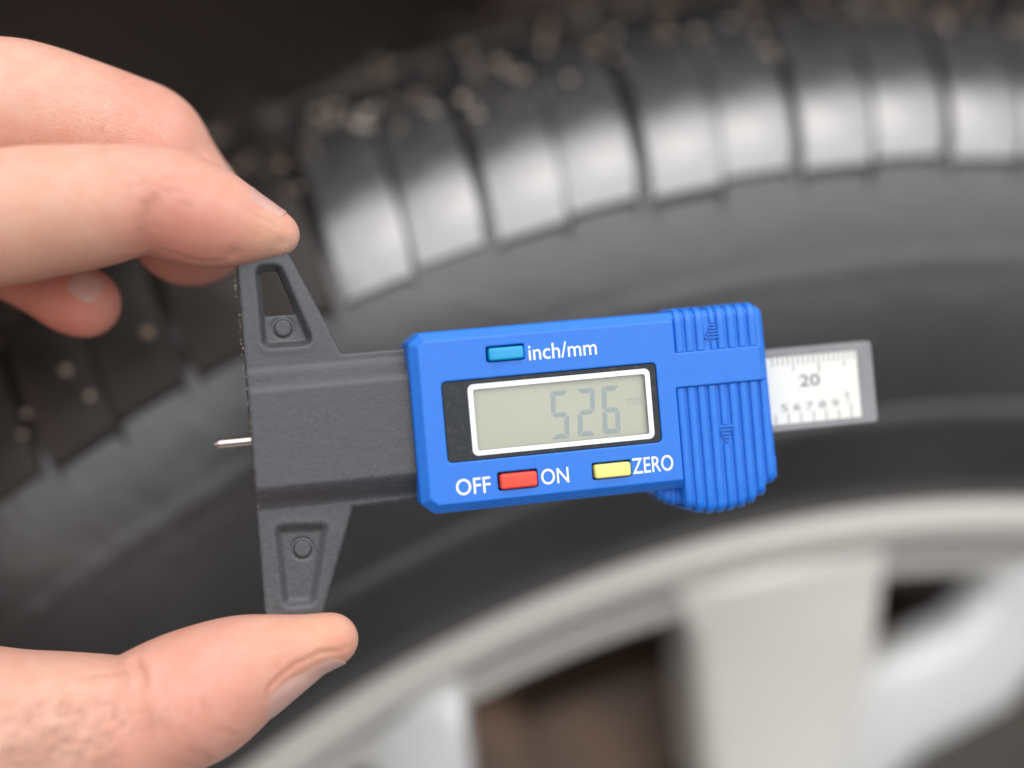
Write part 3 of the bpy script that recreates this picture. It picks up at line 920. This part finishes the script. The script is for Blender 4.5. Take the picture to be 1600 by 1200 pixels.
def crease(px, depth, width, dark=0.0, n=14):
    global hv
    px = np.array(px, float); t = np.linspace(0, len(px) - 1, n)
    pl_ = []
    for k in t:
        i = min(int(k), len(px) - 2); q = px[i] + (px[i + 1] - px[i]) * (k - i)
        s_ = on_skin(*q)
        if s_ is not None: pl_.append(s_[0])
    if len(pl_) < 2: return
    pl_ = np.array(pl_)
    near = np.flatnonzero(np.all((hv0 > pl_.min(0) - 4 * width) & (hv0 < pl_.max(0) + 4 * width), axis=1))
    d = np.full(len(near), 1e9); fade = np.zeros(len(near))
    for i in range(len(pl_) - 1):
        a, b_ = pl_[i], pl_[i + 1]; e = b_ - a; L2 = max(e @ e, 1e-9)
        tt = np.clip((hv0[near] - a) @ e / L2, 0, 1)
        q = np.linalg.norm(hv0[near] - a - tt[:, None] * e, axis=1)
        s_ = (i + tt) / (len(pl_) - 1)
        fade = np.where(q < d, np.minimum(1, np.minimum(s_ + .15, 1.15 - s_) * 3.0), fade); d = np.minimum(d, q)
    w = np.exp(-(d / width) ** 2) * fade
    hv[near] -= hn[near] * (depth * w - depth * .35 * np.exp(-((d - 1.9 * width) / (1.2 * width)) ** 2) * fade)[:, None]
    crease_shade[near] = np.maximum(crease_shade[near], dark * np.exp(-(d / (width * .8)) ** 2) * fade)


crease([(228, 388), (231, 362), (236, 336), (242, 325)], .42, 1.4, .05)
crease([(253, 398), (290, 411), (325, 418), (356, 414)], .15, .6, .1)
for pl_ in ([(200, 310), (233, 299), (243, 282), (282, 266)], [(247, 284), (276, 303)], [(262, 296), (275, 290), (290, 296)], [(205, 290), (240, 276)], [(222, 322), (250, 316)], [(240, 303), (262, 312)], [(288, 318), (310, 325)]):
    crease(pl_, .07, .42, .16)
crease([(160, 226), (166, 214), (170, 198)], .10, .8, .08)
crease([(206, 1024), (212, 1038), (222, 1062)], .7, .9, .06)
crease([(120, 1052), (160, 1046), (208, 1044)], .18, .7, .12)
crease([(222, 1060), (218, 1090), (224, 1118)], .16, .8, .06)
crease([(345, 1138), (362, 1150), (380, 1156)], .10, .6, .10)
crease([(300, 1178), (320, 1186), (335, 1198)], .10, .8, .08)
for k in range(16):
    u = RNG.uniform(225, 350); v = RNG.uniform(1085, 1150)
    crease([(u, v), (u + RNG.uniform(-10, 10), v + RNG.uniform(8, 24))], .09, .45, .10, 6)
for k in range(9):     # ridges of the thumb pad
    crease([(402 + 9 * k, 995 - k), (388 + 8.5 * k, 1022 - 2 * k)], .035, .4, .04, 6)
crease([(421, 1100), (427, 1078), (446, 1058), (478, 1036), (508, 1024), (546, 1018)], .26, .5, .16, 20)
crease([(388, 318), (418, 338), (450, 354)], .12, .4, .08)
# flesh pressed by the foot's corners
for q in ((372, 408), (450, 391), (416, 965), (504, 966)):
    s_ = on_skin(*q, 14)
    if s_ is not None:
        d = np.linalg.norm(hv0 - s_[0], axis=1); hv -= hn * (.35 * np.exp(-(d / 1.6) ** 2))[:, None]


def blob(u, v, rad, pad=14):
    s_ = on_skin(u, v, pad)
    if s_ is None: return np.zeros(len(hv))
    return np.exp(-(np.linalg.norm(hv0 - s_[0], axis=1) / rad) ** 2)


# natural skin tones: pinker joints and tips, yellowish calloused tip edges, paler backs
base = np.array([.67, .368, .285])
col = np.tile(base, (len(hv), 1))


def tone(w, c, a):
    global col
    col = col * (1 - a * w[:, None]) + np.array(c) * (a * w[:, None])


PINK, RED, YEL, PALE = (.65, .29, .225), (.60, .21, .155), (.60, .36, .19), (.66, .42, .31)
for u, v, r, c, a in ((290, 330, 11, PINK, .7), (250, 390, 7, RED, .6), (330, 405, 8, RED, .5), (300, 435, 10, RED, .6), (445, 372, 4.0, YEL, .28), (420, 385, 4.5, YEL, .25), (235, 150, 8, PINK, .5), (215, 128, 4, RED, .25), (300, 215, 8, PINK, .3),
                      (60, 260, 18, PALE, .3), (60, 110, 18, PALE, .3), (120, 480, 14, RED, .75), (60, 470, 12, RED, .6), (330, 1060, 16, PINK, .6), (250, 1140, 12, PINK, .5), (450, 1000, 8, YEL, .22), (535, 1000, 5, YEL, .2), (500, 980, 7, YEL, .2),
                      (545, 1012, 3.5, RED, .35), (470, 1040, 4, PINK, .5), (100, 1060, 16, PALE, .35), (100, 400, 14, YEL, .18), (60, 1150, 14, PALE, .15)):
    tone(blob(u, v, r), c, a)
col *= (1 - crease_shade)[:, None] ** np.array([.8, 1.15, 1.3])  # shade of the creases darkened into the skin colour
palm_c = P(-400, 760, 368)
HM = W @ Matrix.Translation(Vector(palm_c) * MM)
person = empty('person', HM, 'bare hand coming from the left, pinching the gauge between forefinger and thumb', 'person')
hme = mesh_np('hand', hv - palm_c, hq)
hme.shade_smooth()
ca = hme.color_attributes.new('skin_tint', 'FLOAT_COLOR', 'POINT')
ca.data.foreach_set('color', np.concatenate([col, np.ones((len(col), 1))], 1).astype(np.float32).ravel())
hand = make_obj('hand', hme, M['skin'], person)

bvh = BVHTree.FromPolygons([Vector(p) for p in hv], [tuple(int(i) for i in q) for q in hq])


def nail(a, b_, nrm, half, tip=.3, lift=.13, mt='nail'):
    """plate from the root a to the tip b_ (axis points inside the finger), facing nrm"""
    a, b_, nrm = np.array(a), np.array(b_), np.array(nrm, float)
    e = (b_ - a) / np.linalg.norm(b_ - a)
    nrm = nrm - e * (nrm @ e); nrm /= np.linalg.norm(nrm); bi = np.cross(e, nrm)
    NS, NT = 18, 15
    top_ = np.zeros((NS, NT, 3)); dirs = np.zeros((NS, NT, 3))
    for j in range(NT):
        ph = math.radians(half) * (2 * j / (NT - 1) - 1)
        d = nrm * math.cos(ph) + bi * math.sin(ph)
        last = None
        for i in range(NS):
            s_ = i / (NS - 1)
            q_ = 1 - math.sqrt(1 - .985 * (2 * j / (NT - 1) - 1) ** 2); root = .30 * q_      # rounded root
            end = 1 - .20 * q_
            c = a + (b_ - a) * (root + s_ * (end - root))
            hit = bvh.ray_cast(Vector(c), Vector(d), 40)
            r = (Vector(hit[0]) - Vector(c)).length if hit[0] is not None else (last or 5)
            if last is not None: r = max(min(r, last + .25), last - .38)
            last = r
            edge = min(1, (1 - abs(2 * j / (NT - 1) - 1)) * 3.2)
            up = lift * min(1, s_ * 6) * edge - .22 * (1 - edge) - .22 * max(0, 1 - s_ * 8)
            top_[i, j] = c + d * (r + up); dirs[i, j] = d
    for j in range(NT):      # free edge
        w = 1 - abs(2 * j / (NT - 1) - 1) ** 2
        top_[-1, j] += e * tip * w; top_[-2, j] += e * tip * w * .5
    v = [tuple(p - palm_c) for p in top_.reshape(-1, 3)] + [tuple(p - palm_c) for p in (top_ - .5 * dirs).reshape(-1, 3)]
    f = []; o = NS * NT
    for i in range(NS - 1):
        for j in range(NT - 1):
            k = i * NT + j
            f.append([k, k + 1, k + NT + 1, k + NT]); f.append([o + k, o + k + NT, o + k + NT + 1, o + k + 1])
    rim_ = [j for j in range(NT)] + [i * NT + NT - 1 for i in range(1, NS)] + [(NS - 1) * NT + j for j in range(NT - 2, -1, -1)] + [i * NT for i in range(NS - 2, 0, -1)]
    for i in range(len(rim_)):
        p_, q_ = rim_[i], rim_[(i + 1) % len(rim_)]
        f.append([p_, o + p_, o + q_, q_])
    o_ = MB().add(v, f).obj('fingernail', M[mt], hand, smooth=60)
    bm = bmesh.new(); bm.from_mesh(o_.data); bmesh.ops.recalc_face_normals(bm, faces=bm.faces); bm.to_mesh(o_.data); bm.free()
    return o_


def pdir(du, dv, dd): return np.array([du, dd, -dv], float)


nail(P(388, 1046, 346.5), P(521, 997, 347), pdir(.47, .86, -.16), 57, .7)
nail(P(372, 353, 347), P(437, 368, 348), pdir(.52, -.80, -.15), 46, .3)
nail(P(268, 305, 367), P(300, 352, 368), pdir(.66, -.74, -.34), 46, .2)
nail(P(106, 455, 366), P(152, 484, 366), pdir(.32, -.42, -.84), 34, .1, mt='nail_shaded')

# fine dark hairs on the back of the thumb
hm = MB()


def hairs(nh, region, ang, length, wid):
    for k in range(nh):
        u, v = region()
        s_ = on_skin(u, v, 12)
        if s_ is None: continue
        p, n_ = s_
        a = ang + RNG.normal() * .5
        d = pdir(math.cos(a), math.sin(a), 0); d = d - n_ * (d @ n_); d /= max(np.linalg.norm(d), 1e-6)
        L_ = length * RNG.uniform(.5, 1.2); cv = RNG.normal() * .35
        side_ = np.cross(n_, d); pts = []
        for i in range(5):
            s2 = i / 4
            pts.append(p + d * L_ * s2 + side_ * cv * L_ * s2 * s2 + n_ * (.04 + .28 * math.sin(s2 * 2.2)) * L_ * .22)
        v_ = []; f_ = []
        for i, q in enumerate(pts):
            r = wid * (1 - .8 * i / 4)
            for t in range(3):
                w_ = 2 * math.pi * t / 3
                v_.append(q - palm_c + side_ * r * math.cos(w_) + n_ * r * math.sin(w_))
        for i in range(4):
            for t in range(3): f_.append([i * 3 + t, i * 3 + (t + 1) % 3, i * 3 + 3 + (t + 1) % 3, i * 3 + 3 + t])
        hm.add(v_, f_)


hairs(300, lambda: (RNG.uniform(-10, 190), RNG.uniform(1090, 1210)), -.5, 4.2, .026)
hairs(40, lambda: (RNG.uniform(150, 260), RNG.uniform(1100, 1150)), -.3, 2.4, .028)
hm.obj('hair', M['hair'], hand, kind='stuff')
